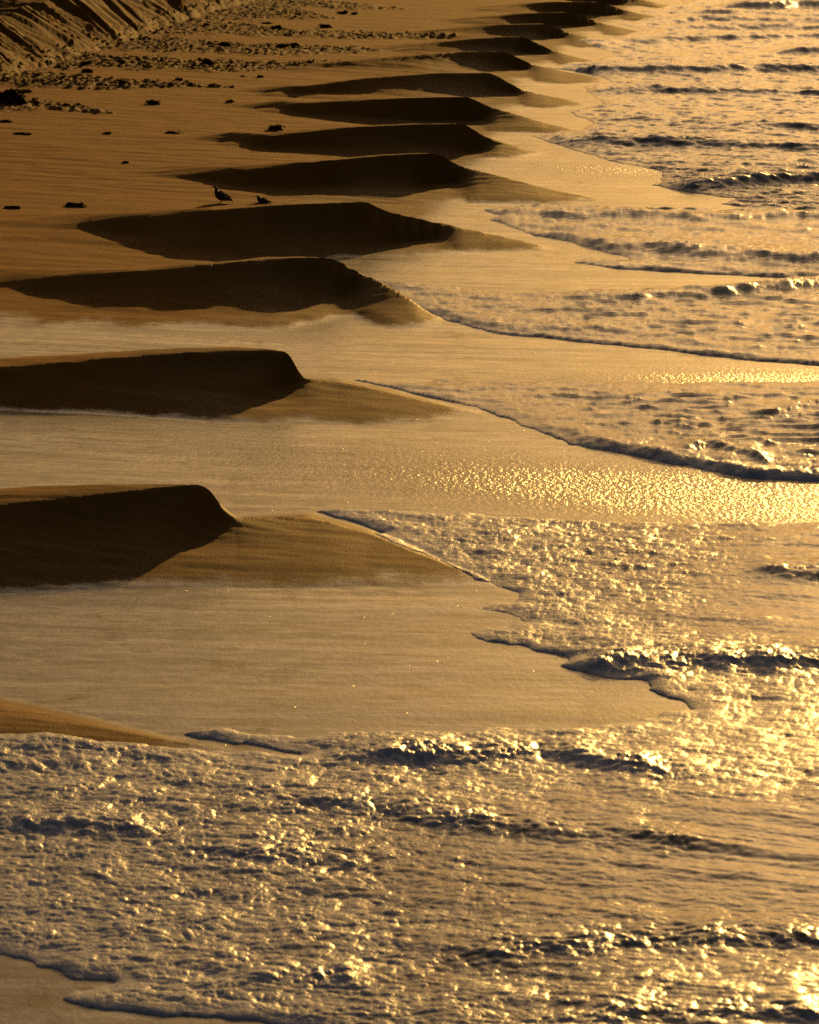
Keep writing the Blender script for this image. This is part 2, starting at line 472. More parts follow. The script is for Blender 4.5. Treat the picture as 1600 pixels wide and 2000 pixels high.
# wave ridges: picture polyline, height, seaward length, face length
WAVES = [
    ([(600, 1478), (760, 1476), (900, 1478), (1040, 1470), (1060, 1466), (1150, 1482), (1300, 1500), (1420, 1512)], .11, 1.1, .30),
    ([(430, 1545), (620, 1560), (800, 1585), (1000, 1612), (1300, 1645), (1500, 1660)], .075, 1.0, .40),
    ([(0, 1605), (150, 1612), (300, 1625)], .07, .8, .25),
    ([(330, 1655), (560, 1668), (760, 1690)], .05, .8, .3),
    ([(820, 1876), (950, 1860), (1100, 1845), (1250, 1838), (1700, 1838)], .08, 1.0, .25),
    ([(470, 1905), (560, 1900), (720, 1912)], .05, .6, .22),
    ([(1000, 1990), (1250, 1975), (1400, 1970), (1700, 1985)], .08, .8, .25),
    ([(1060, 1305), (1130, 1298), (1230, 1290), (1350, 1280), (1480, 1290), (1700, 1292)], .15, 1.3, .45),
    ([(1450, 1110), (1540, 1118), (1700, 1125)], .10, 1.2, .4),
    ([(1010, 828), (1100, 862), (1250, 892), (1380, 915), (1500, 925), (1700, 930)], .15, 1.6, .5),
    ([(1330, 880), (1390, 872), (1450, 885), (1500, 905)], .20, 1.0, .4),
    ([(1050, 582), (1200, 585), (1350, 578), (1460, 568), (1600, 556), (1750, 550)], .22, 2.0, .6),
    ([(800, 600), (900, 622), (1050, 640), (1250, 648)], .06, 1.2, .4),
    ([(1060, 472), (1200, 484), (1330, 494), (1450, 505), (1700, 515)], .24, 2.5, .7),
    ([(960, 416), (1100, 420), (1280, 425), (1420, 428), (1520, 422), (1700, 425)], .22, 2.5, .7),
    ([(1290, 368), (1350, 366), (1430, 364), (1540, 356), (1700, 352)], .42, 2.5, .7),
    ([(1050, 276), (1150, 279), (1300, 283), (1450, 290), (1700, 297)], .28, 3.0, .9),
    ([(1440, 252), (1500, 248), (1560, 250), (1640, 252)], .30, 3.0, .9),
    ([(1180, 232), (1330, 236), (1460, 250)], .15, 3.0, .8),
    ([(1150, 178), (1300, 180), (1450, 182), (1700, 187)], .28, 3.0, 1.0),
    ([(1070, 138), (1160, 140), (1260, 142), (1360, 141), (1500, 138), (1700, 140)], .40, 3.5, 1.1),
    ([(1520, 104), (1600, 102), (1700, 105)], .4, 3.0, 1.0),
    ([(1140, 86), (1250, 84), (1360, 80), (1450, 76), (1540, 74), (1700, 76)], .35, 4.0, 1.2),
    ([(1290, 60), (1400, 55), (1700, 60)], .3, 4.0, 1.2),
    ([(1260, 46), (1380, 40), (1700, 46)], .3, 4.0, 1.2),
    ([(1400, 18), (1500, 20), (1560, 16), (1700, 18)], .8, 5.0, 1.4),
    ([(1300, 24), (1420, 28), (1700, 34)], .3, 5.0, 1.4),
]
WV = []
for (pl, hgt, lb, lf) in WAVES:
    a = np.array(pl, float)
    xs = np.linspace(a[0, 0], a[-1, 0], 60)
    ys = np.interp(xs, a[:, 0], a[:, 1])
    X, Y = unproject_base(xs, ys, 0.05)
    WV.append((xs, Y, hgt, lb, lf))


def wave_field(X, Y):
    xp, _ = project(X, Y, 0.0)
    z = np.zeros(X.shape); cr = np.zeros(X.shape)
    for k, (xs, Yl, hgt, lb, lf) in enumerate(WV):
        m = (Y > Yl.min() - 3) & (Y < Yl.max() + lb * 4) & (xp > xs[0] - 60) & (xp < xs[-1] + 60)
        if not m.any():
            continue
        x = xp[m]; y = Y[m]; Xm = X[m]
        yl = np.interp(x, xs, Yl) + 0.35 * lf * fbm(Xm * 1.1 / lb, y * .3, 3, 120 + k)
        w = sstep(xs[0] - 20, xs[0] + 0.22 * (xs[-1] - xs[0]), x) * (sstep(xs[-1] + 20, xs[-1] - 0.2 * (xs[-1] - xs[0]), x) if xs[-1] < 1600 else 1)
        w = w * (0.85 + 0.40 * perlin(Xm * 0.9 / lb, y * 0.1, 150 + k) + 0.22 * perlin(Xm * 3.5 / lb, y * 0.8, 160 + k))
        w = np.maximum(w, 0)
        dd = y - yl
        pr = np.where(dd < 0, np.exp(-(dd / (lf * .6)) ** 2), np.exp(-(dd / lb) ** 2 * .9))
        z[m] = z[m] + hgt * w * pr
        cr[m] = np.maximum(cr[m], w * np.exp(-np.where(dd < 0, dd / (lf * 1.2), dd / (lb * .35)) ** 2) * min(1, hgt / .15))
    return z, cr


# foam cover and lump size of the water: picture x, y, foam, lump amplitude
CTRL = [
    (0, 1500, .85, 1.0), (300, 1520, .8, 1.0), (150, 1700, .75, .9), (400, 1750, .7, .9), (600, 1600, .6, 1.0), (100, 1850, .8, .8), (400, 1930, .8, .7), (600, 1850, .6, .8),
    (500, 1450, .95, .7), (800, 1450, .9, .9), (1050, 1480, .85, .7), (1300, 1480, .7, .6), (1550, 1450, .6, .5), (800, 1540, .5, .8), (1200, 1540, .3, .4), (850, 1700, .4, .7),
    (1100, 1640, .15, .35), (1400, 1620, .08, .22), (1600, 1650, .06, .2), (1200, 1740, .15, .4), (1500, 1760, .1, .3), (1000, 1800, .3, .6), (1400, 1830, .4, .5), (1150, 1900, .5, .7),
    (1500, 1900, .45, .4), (900, 1950, .5, .7), (1300, 1980, .6, .45), (1600, 1980, .6, .4), (700, 1010, .8, .7), (800, 1060, .85, .8), (1000, 1050, .65, 1.0), (1000, 1120, .7, .9), (1250, 1060, .5, 1.0),
    (1450, 1060, .35, .8), (1200, 1130, .55, .8), (1400, 1170, .35, .6), (1560, 1060, .08, .25), (1560, 1150, .08, .25), (1580, 1190, .12, .3), (1000, 1220, .85, .8), (1200, 1230, .7, .7), (1200, 1285, .75, .7),
    (1450, 1270, .5, .7), (1350, 1350, .8, .5), (1500, 1370, .7, .45), (760, 755, .4, .4), (900, 765, .3, .45), (1050, 800, .35, .6), (1200, 770, .2, .45), (1400, 780, .2, .45), (1250, 860, .45, .7), (1400, 850, .5, .6),
    (1500, 830, .3, .5), (1480, 920, .65, .6), (1580, 890, .4, .6), (780, 565, .8, .5), (900, 600, .6, .6), (900, 570, .5, .5), (1100, 600, .35, .5), (1300, 620, .25, .5), (1100, 650, .5, .5), (1350, 675, .5, .5),
    (1500, 600, .2, .4), (1550, 560, .35, .6), (1000, 420, .6, .6), (1100, 440, .4, .5), (1250, 450, .3, .5), (1400, 470, .3, .5), (1250, 515, .25, .3), (1500, 430, .3, .5), (1400, 355, .5, .8), (1550, 340, .35, .6),
    (1550, 300, .15, .4), (1300, 280, .3, .5), (1200, 220, .15, .4), (1450, 200, .1, .35), (1300, 150, .2, .4), (1500, 110, .12, .4), (1400, 60, .12, .4), (1550, 20, .3, .6), (1300, 20, .15, .4),
]


def water_ctrl(X, Y):
    xp, yp = project(X, Y, 0.0)
    xp = np.clip(xp, -100, 1700).astype(np.float32); yp = np.clip(yp, -20, 2050).astype(np.float32)
    sw = np.full(X.shape, 1e-9, np.float32); sf = np.zeros(X.shape, np.float32); sa = np.zeros(X.shape, np.float32)
    sy = 0.06 * (yp + 320)
    for (cx, cy, fo, am) in CTRL:
        w = np.exp(-(((xp - cx) / 150) ** 2 + ((yp - cy) / (0.045 * (cy + 320))) ** 2)) + 1e-7 / (1e-3 + ((xp - cx) / 400) ** 2 + ((yp - cy) / 200) ** 2)
        sw += w; sf += w * fo; sa += w * am
    return sf / sw, sa / sw


# ------------------------------------------------------------------ materials
def new_mat(name):
    m = bpy.data.materials.new(name)
    m.use_nodes = True
    nt = m.node_tree
    return m, nt, nt.nodes['Principled BSDF']


class NB:
    """small node builder"""
    def __init__(self, nt):
        self.nt = nt
    def n(self, t, **kw):
        o = self.nt.nodes.new(t)
        for k, v in kw.items():
            setattr(o, k, v)
        return o
    def put(self, sock, v):
        if isinstance(v, bpy.types.NodeSocket):
            self.nt.links.new(v, sock)
        else:
            sock.default_value = v
    def attr(self, name):
        return self.n('ShaderNodeAttribute', attribute_name=name).outputs['Fac']
    def coord(self, scale=(1, 1, 1), rot=0.0):
        tc = self.n('ShaderNodeTexCoord'); mp = self.n('ShaderNodeMapping')
        mp.inputs['Scale'].default_value = scale
        mp.inputs['Rotation'].default_value = (0, 0, rot)
        self.nt.links.new(tc.outputs['Object'], mp.inputs[0])
        return mp.outputs[0]
    def noise(self, vec, scale, detail=3, rough=.55, dist=0.0):
        o = self.n('ShaderNodeTexNoise')
        self.put(o.inputs['Vector'], vec)
        o.inputs['Scale'].default_value = scale; o.inputs['Detail'].default_value = detail
        o.inputs['Roughness'].default_value = rough; o.inputs['Distortion'].default_value = dist
        return o.outputs['Fac']
    def math(self, op, a, b=0.0, c=None, clamp=False):
        o = self.n('ShaderNodeMath', operation=op, use_clamp=clamp)
        self.put(o.inputs[0], a); self.put(o.inputs[1], b)
        if c is not None:
            self.put(o.inputs[2], c)
        return o.outputs[0]
    def mix(self, f, a, b):
        o = self.n('ShaderNodeMix', data_type='FLOAT')
        self.put(o.inputs[0], f); self.put(o.inputs[2], a); self.put(o.inputs[3], b)
        return o.outputs[0]
    def mixc(self, f, a, b, blend='MIX'):
        o = self.n('ShaderNodeMix', data_type='RGBA', blend_type=blend)
        self.put(o.inputs[0], f); self.put(o.inputs[6], a); self.put(o.inputs[7], b)
        return o.outputs[2]
    def ramp(self, v, lo, hi, a=0.0, b=1.0):
        o = self.n('ShaderNodeMapRange', clamp=True)
        self.put(o.inputs[0], v); o.inputs[1].default_value = lo; o.inputs[2].default_value = hi
        self.put(o.inputs[3], a); self.put(o.inputs[4], b)
        return o.outputs[0]
    def bump(self, h, strength=1.0, dist=0.01, normal=None):
        o = self.n('ShaderNodeBump')
        self.put(o.inputs['Height'], h); self.put(o.inputs['Strength'], strength); self.put(o.inputs['Distance'], dist)
        if normal is not None:
            self.put(o.inputs['Normal'], normal)
        return o.outputs[0]


def sand_material():
    m, nt, bs = new_mat('sand')
    b = NB(nt)
    wet = b.attr('wet'); damp = b.attr('damp'); wrack_shade = b.attr('wrack'); glit = b.attr('glit')  # 'wrack' holds the weed bands and the painted shade of the bluff
    iso = b.coord()
    streak = b.coord((0.22, 2.2, 1.0), 0.06)
    n_big = b.noise(streak, 1.0, 5, .6, .5)
    n_mid = b.noise(b.coord((0.5, 1.5, 1.0), 0.09), 5.0, 4, .62, .7)
    n_gr = b.noise(iso, 45.0, 2, .7)
    n_sp = b.noise(iso, 16.0, 2, .7)
    c = b.mixc(b.ramp(n_big, .35, .65), (.300, .126, .016, 1), (.365, .157, .022, 1))
    c = b.mixc(b.ramp(n_mid, .3, .7, 0, .35), c, (.19, .084, .012, 1))
    c = b.mixc(b.math('MULTIPLY', damp, .85), c, (.215, .098, .010, 1))
    # film of water thins out in grains and streaks
    wmask = b.math('ADD', wet, b.math('MULTIPLY', b.math('SUBTRACT', n_sp, .5), .8))
    wmask = b.math('ADD', wmask, b.math('MULTIPLY', b.math('SUBTRACT', n_mid, .5), .5))
    wmask = b.ramp(wmask, .22, .78)
    wmask = b.math('MULTIPLY', wmask, b.ramp(wet, .02, .2))
    c = b.mixc(wmask, c, (.06, .043, .024, 1))
    c = b.mixc(b.math('MULTIPLY', wrack_shade, b.ramp(n_sp, .4, .6, .2, .8)), c, (.040, .021, .007, 1))  # dark weed bands, and painted shade over the bluff face
    c = b.mixc(b.ramp(n_gr, .3, .7, 0, .3), c, (.02, .013, .007, 1))
    b.put(bs.inputs['Base Color'], c)
    b.put(bs.inputs['Roughness'], b.mix(damp, .85, .6))
    bs.inputs['Specular IOR Level'].default_value = .02
    gb = b.bump(n_gr, b.mix(wmask, .55, .25), .012)
    b.put(bs.inputs['Normal'], gb)
    # water film
    vo = b.n('ShaderNodeTexVoronoi', feature='F1')
    b.put(vo.inputs['Vector'], iso); vo.inputs['Scale'].default_value = 46.0
    sep = b.n('ShaderNodeSeparateColor'); b.put(sep.inputs[0], vo.outputs['Color'])
    pick = b.math('MULTIPLY', b.math('GREATER_THAN', sep.outputs[0], .985), b.math('LESS_THAN', vo.outputs['Distance'], .32))
    pick = b.math('MULTIPLY', pick, b.math('MULTIPLY', wet, .7))
    b.put(bs.inputs['Coat Weight'], b.math('MAXIMUM', pick, b.math('MULTIPLY', wmask, b.math('MULTIPLY', b.ramp(n_gr, .25, .5, .6, 1.0), b.ramp(b.math('ADD', b.math('MULTIPLY', n_big, .5), b.math('MULTIPLY', n_mid, .5)), .38, .60, .70, 1.0)))))
    bs.inputs['Coat IOR'].default_value = 1.38
    film = b.math('ADD', b.math('MULTIPLY', n_big, .5), b.math('MULTIPLY', n_mid, .5))
    b.put(bs.inputs['Coat Roughness'], b.ramp(film, .36, .64, .34, .09))
    rip = b.noise(b.coord((1.0, .42, 1)), 15.0, 2, .6)
    rb = b.bump(rip, b.mix(glit, .0, 1.0), .05)
    rb = b.bump(n_gr, b.mix(glit, .10, .35), .008, rb)
    vm = b.n('ShaderNodeVectorMath', operation='SUBTRACT'); b.put(vm.inputs[0], vo.outputs['Color']); vm.inputs[1].default_value = (.93, .5, .5)
    vsx = b.n('ShaderNodeCombineXYZ'); s2 = b.n('ShaderNodeSeparateXYZ'); b.put(s2.inputs[0], vm.outputs[0])
    b.put(vsx.inputs[0], s2.outputs[1]); b.put(vsx.inputs[1], s2.outputs[2]); vsx.inputs[2].default_value = 0.0
    vs = b.n('ShaderNodeVectorMath', operation='SCALE'); b.put(vs.inputs[0], vsx.outputs[0]); b.put(vs.inputs['Scale'], b.math('MULTIPLY', b.math('GREATER_THAN', pick, .1), 1.3))
    va = b.n('ShaderNodeVectorMath', operation='ADD'); b.put(va.inputs[0], rb); b.put(va.inputs[1], vs.outputs[0])
    vn = b.n('ShaderNodeVectorMath', operation='NORMALIZE'); b.put(vn.inputs[0], va.outputs[0])
    b.put(bs.inputs['Coat Normal'], vn.outputs[0])
    return m


def water_material():
    m, nt, bs = new_mat('swash_water')
    b = NB(nt)
    foam = b.attr('foam'); amp = b.attr('chop')
    iso = b.coord()
    st = b.coord((0.4, 2.2, 1.0), -.35)
    n1 = b.noise(iso, 9.0, 4, .62)
    n2 = b.noise(st, 4.0, 4, .6)
    n3 = b.noise(iso, 40.0, 2, .6)
    f = b.math('ADD', foam, b.math('MULTIPLY', b.math('SUBTRACT', n1, .5), 1.0))
    f = b.ramp(f, .25, .75)
    c = b.mixc(f, (.085, .058, .024, 1), (.38, .385, .43, 1))
    b.put(bs.inputs['Base Color'], c)
    b.put(bs.inputs['Roughness'], b.mix(f, .09, .36))
    b.put(bs.inputs['Subsurface Weight'], b.math('MULTIPLY', f, .6))
    bs.inputs['Subsurface Radius'].default_value = (.05, .04, .03)
    bs.inputs['Subsurface Scale'].default_value = 1.0
    bs.inputs['IOR'].default_value = 1.45
    b.put(bs.inputs['Specular IOR Level'], b.mix(f, .5, .32))
    h = b.math('ADD', b.math('MULTIPLY', n2, b.mix(amp, .6, .4)), b.math('MULTIPLY', n1, amp))
    nb = b.bump(h, b.mix(amp, .04, .4), .05)
    nb = b.bump(n3, b.mix(amp, .0, .6), .010, nb)
    b.put(bs.inputs['Normal'], nb)
    return m


M_SAND = sand_material()
M_WATER = water_material()


def plain_mat(name, col, rough=.6, spec=.3, var=None, scale=20):
    m, nt, bs = new_mat(name)
    b = NB(nt)
    if var:
        n = b.noise(b.coord(), scale, 3)
        b.put(bs.inputs['Base Color'], b.mixc(b.ramp(n, .35, .65), (*col, 1), (*var, 1)))
        b.put(bs.inputs['Normal'], b.bump(n, .4, .01))
    else:
        bs.inputs['Base Color'].default_value = (*col, 1)
    bs.inputs['Roughness'].default_value = rough
    bs.inputs['Specular IOR Level'].default_value = spec
    return m


# ------------------------------------------------------------------ sheets
def sheet(name, X, Y, Z, keep, mat, attrs):
    nr, nc = X.shape
    idx = np.arange(nr * nc).reshape(nr, nc)
    q = np.stack([idx[:-1, :-1], idx[:-1, 1:], idx[1:, 1:], idx[1:, :-1]], -1).reshape(-1, 4)
    if keep is not None:
        k = keep.ravel()[q].any(1)
        q = q[k]
    used = np.zeros(nr * nc, bool); used[q.ravel()] = True
    remap = np.cumsum(used) - 1
    q = remap[q].astype(np.int32)
    co = np.stack([X.ravel()[used], Y.ravel()[used], Z.ravel()[used]], 1).astype(np.float32)
    me = bpy.data.meshes.new(name)
    me.vertices.add(len(co)); me.vertices.foreach_set('co', co.ravel())
    me.loops.add(q.size); me.loops.foreach_set('vertex_index', q.ravel())
    me.polygons.add(len(q))
    me.polygons.foreach_set('loop_start', np.arange(0, q.size, 4, dtype=np.int32))
    me.polygons.foreach_set('use_smooth', np.ones(len(q), bool))
    me.update(calc_edges=True)
    for k, v in attrs.items():
        at = me.attributes.new(k, 'FLOAT', 'POINT')
        at.data.foreach_set('value', v.ravel()[used].astype(np.float32))
    me.materials.append(mat)
    o = bpy.data.objects.new(name, me)
    COL.objects.link(o)
    o['kind'] = 'structure'
    return o


def wedge(n_in, t_in, n_out, t_out, n_rows, y_near, y_far, pre=(), post=()):
    ti = np.linspace(-t_in, t_in, n_in)
    g = t_in + (t_out - t_in) * (np.linspace(0, 1, n_out + 1)[1:] ** 2.2)
    t = np.concatenate([-g[::-1], ti, g])
    k = 1 / np.linspace(1 / y_near, 1 / 92.0, int(n_rows * .62))
    r = np.concatenate([k[:-1], 1 / np.linspace(1 / 92.0, 1 / y_far, int(n_rows * .5))])
    r = np.concatenate([list(pre), r, list(post)])
    Yg = np.repeat(r[:, None], len(t), 1)
    return Yg * t[None, :], Yg


POST = [228, 234, 242, 252, 265, 285, 310, 350, 400, 480, 600, 800, 1100, 1600, 2500, 4000, 7000]
# beach
X, Y = wedge(640, .112, 26, 1.1, 1300, 25.5, 224, (14, 17, 20, 22, 24), POST)
Y = snap_rows(X, Y)
Z, wet, wrack_shade, hf, da = sand_height(X, Y)
sd = np.maximum.reduce([poly_sdf(X, Y, P) for P in TW])
xp, yp = project(X, Y, 0)
damp = np.clip(sstep(3.0, 0.5, nose_x(Y) - X + 1.2 * perlin(X * .4, Y * .2, 81)) * 1.0 + .0, 0, 1)
glit = np.exp(-(((xp - 1300) / 650) ** 2 + ((yp - 930 - (xp - 1000) * .055) / 48) ** 2)) + .9 * np.exp(-(((xp - 1500) / 300) ** 2 + ((yp - 725) / 20) ** 2)) + .8 * np.exp(-(((xp - 1200) / 220) ** 2 + ((yp - 325) / 14) ** 2))
glit = np.clip(glit + 0.12, 0, 1)
sheet('beach_sand', X, Y, Z, sd < 0.6, M_SAND, dict(wet=wet, wrack=wrack_shade, damp=damp, glit=glit))  # wrack: weed bands plus the bluff's painted shade

# water
X, Y = wedge(900, .112, 22, 1.1, 1450, 25.5, 226, (12, 14, 16, 18, 20, 22, 24), POST)
sd = np.maximum.reduce([poly_sdf(X, Y, P) for P in TW])
near = sd > -1.0
sdn = sd + 0.10 * fbm(X * 1.1, Y * .55, 2, 170) + .05 * fbm(X * 4.5, Y * 2.2, 2, 175)
zs = sand_height(X, Y, fine=False)[0]
wz, crest = wave_field(X, Y)
foam, amp = water_ctrl(X, Y)
ex = np.clip(sdn, 0, None)
lip = (.022 + .012 * perlin(X * 2.2, Y * 1.2, 178)) * (1 - np.exp(-ex / .07)) + .03 * (1 - np.exp(-ex / 1.5))
# lumps of foam, chop and long ripples
inn = sstep(0, .35, sdn)
wx = X + .12 * perlin(X * 2, Y * 2, 180); wy = Y + .12 * perlin(X * 2, Y * 2, 183)
sc = np.clip(42 / Y, .35, 1.0)
YW = np.where(Y < 42, Y, np.where(Y < 120, 42 + 42 * np.log(np.maximum(Y, 42) / 42), 42 + 42 * np.log(120 / 42) + .35 * (Y - 120)))
wy = YW + .12 * perlin(X * 2 * sc, YW * 2, 183)
l1 = domes(wx * 9.2 * sc, wy * 10.0, 2) * 1.2 - .3 + .5 * (1 - np.abs(perlin(wx * 4.0 * sc, wy * 3.0, 186)) * 1.6)
l2 = domes(wx * 20 * sc, wy * 21.0, 5)
l3 = fbm(X * 1.6 * sc, YW * 1.8, 2, 192)
l4 = fbm(X * .32 * sc, (YW + .42 * X) * 2.3, 4, 195, .6)
Zw = np.maximum(zs, -0.30 - .0 * X) + lip
Zw = Zw + inn * amp * (.0135 * l1 + .0085 * l2) / np.clip(sc, .4, 1) + inn * (.012 * amp + .001) * l3 / np.clip(sc, .5, 1) + inn * (.008 + .026 * sstep(44, 90, Y)) * l4
Zw = Zw + .46 * (1 + .2 * sstep(70, 120, Y)) * wz * inn + crest * inn * (.018 * l1 + .010 * l2)
# wavelets crowding in further out
l5 = (1 - np.abs(fbm(X * .33 + .3 * perlin(X * .8, Y * .3, 205), Y * .62, 2, 207)) * 1.7) ** 3
l6 = (1 - np.abs(fbm(X * .55 + .2 * perlin(X * 1.2, Y * .6, 209), Y * 1.5, 2, 208)) * 1.7) ** 3
Zw = Zw + inn * (sstep(52, 95, Y) * (.040 * l5 + .014 * l6) + .05 * sstep(44, 56, Y) * sstep(90, 60, Y) * l6 * sstep(0, 2.5, sdn))
# open sea swell to the right and far out
far = sstep(90, 160, Y) * inn
Zw = Zw + far * .05 * fbm(X * .25, Y * .35, 3, 198)
Zw = np.where(sdn < 0, zs - .03 + np.clip(sdn, -.3, 0) * .1, Zw)
edge = np.exp(-ex / .25) * .5
foam = foam * (1 - .5 * sstep(46, 62, Y))
foamv = np.clip(foam + edge * (1 - .4 * sstep(46, 62, Y)) + .35 * crest * (foam + .3) + .22 * fbm(X * 1.2, Y * .8, 2, 202) + .30 * (l1 - .55) * inn, 0, 1)
sheet('sea', X, Y, Zw, sdn > -.02, M_WATER, dict(foam=foamv, chop=amp))


# ------------------------------------------------------------------ things on the beach
M_KELP = plain_mat('dark_seaweed', (.026, .014, .007), .92, .04, (.055, .025, .010), 30)
M_LITTER = plain_mat('torn_seaweed', (.075, .040, .014), .95, .04, (.12, .064, .022), 30)
M_KELP_RED = plain_mat('reddish_seaweed', (.055, .017, .008), .85, .08, (.03, .014, .007), 25)
M_FEATHER = plain_mat('grey_brown_plumage', (.060, .045, .035), .7, .2, (.035, .026, .020), 40)
M_WING = plain_mat('dark_wing_feathers', (.030, .022, .017), .65, .25, (.018, .013, .010), 60)
M_HEAD = plain_mat('pale_head_plumage', (.11, .09, .075), .7, .2, (.07, .055, .045), 60)
M_BILL = plain_mat('bill_horn', (.09, .045, .012), .4, .4)
M_LEG = plain_mat('bird_leg', (.07, .04, .02), .5, .3)


def ground_z(x, y):
    return float(sand_height(np.array([[x]]), np.array([[y]]))[0][0, 0])


def on_sand(px, py):
    """point of the sand seen at a photo pixel"""
    z = 0.6
    for _ in range(40):
        X, Y = unproject(px, py, z)
        z = .6 * z + .4 * ground_z(float(X), float(Y))
    X, Y = unproject(px, py, z)
    return float(X), float(Y), ground_z(float(X), float(Y))


def mesh_obj(name, bm, mat, parent=None, smooth=True):
    me = bpy.data.meshes.new(name)
    bm.to_mesh(me); bm.free()
    for p in me.polygons:
        p.use_smooth = smooth
    me.materials.append(mat)
    o = bpy.data.objects.new(name, me)
    COL.objects.link(o)
    if parent:
        o.parent = parent
    return o


def loft(bm, rings, n=12):
    """rings: (centre, half width across, half height up/down, local up tilt) closed at both ends"""
    rows = []
    for (c, wv, hv) in rings:
        row = []
        for k in range(n):
            a = 2 * math.pi * k / n
            row.append(bm.verts.new(Vector(c) + Vector(wv) * math.cos(a) + Vector(hv) * math.sin(a)))
        rows.append(row)
    for a, b in zip(rows, rows[1:]):
        for k in range(n):
            bm.faces.new((a[k], a[(k + 1) % n], b[(k + 1) % n], b[k]))
    bm.faces.new(rows[0][::-1]); bm.faces.new(rows[-1])
    bmesh.ops.recalc_face_normals(bm, faces=bm.faces)


def spine(pts, n=12):
    """pts: (x, z, half width, half height); the bird lies in its x-z plane facing -x"""
    rings = []
    for i, (x, z, w, h) in enumerate(pts):
        a = pts[max(i - 1, 0)]; b = pts[min(i + 1, len(pts) - 1)]
        t = Vector((b[0] - a[0], 0, b[1] - a[1])).normalized()
        up = Vector((-t.z, 0, t.x))
        if up.z < 0 and abs(up.z) > .3:
            up = -up
        rings.append(((x, 0, z), (0, w, 0), tuple(up * h)))
    bm = bmesh.new()
    loft(bm, rings, n)
    return bm


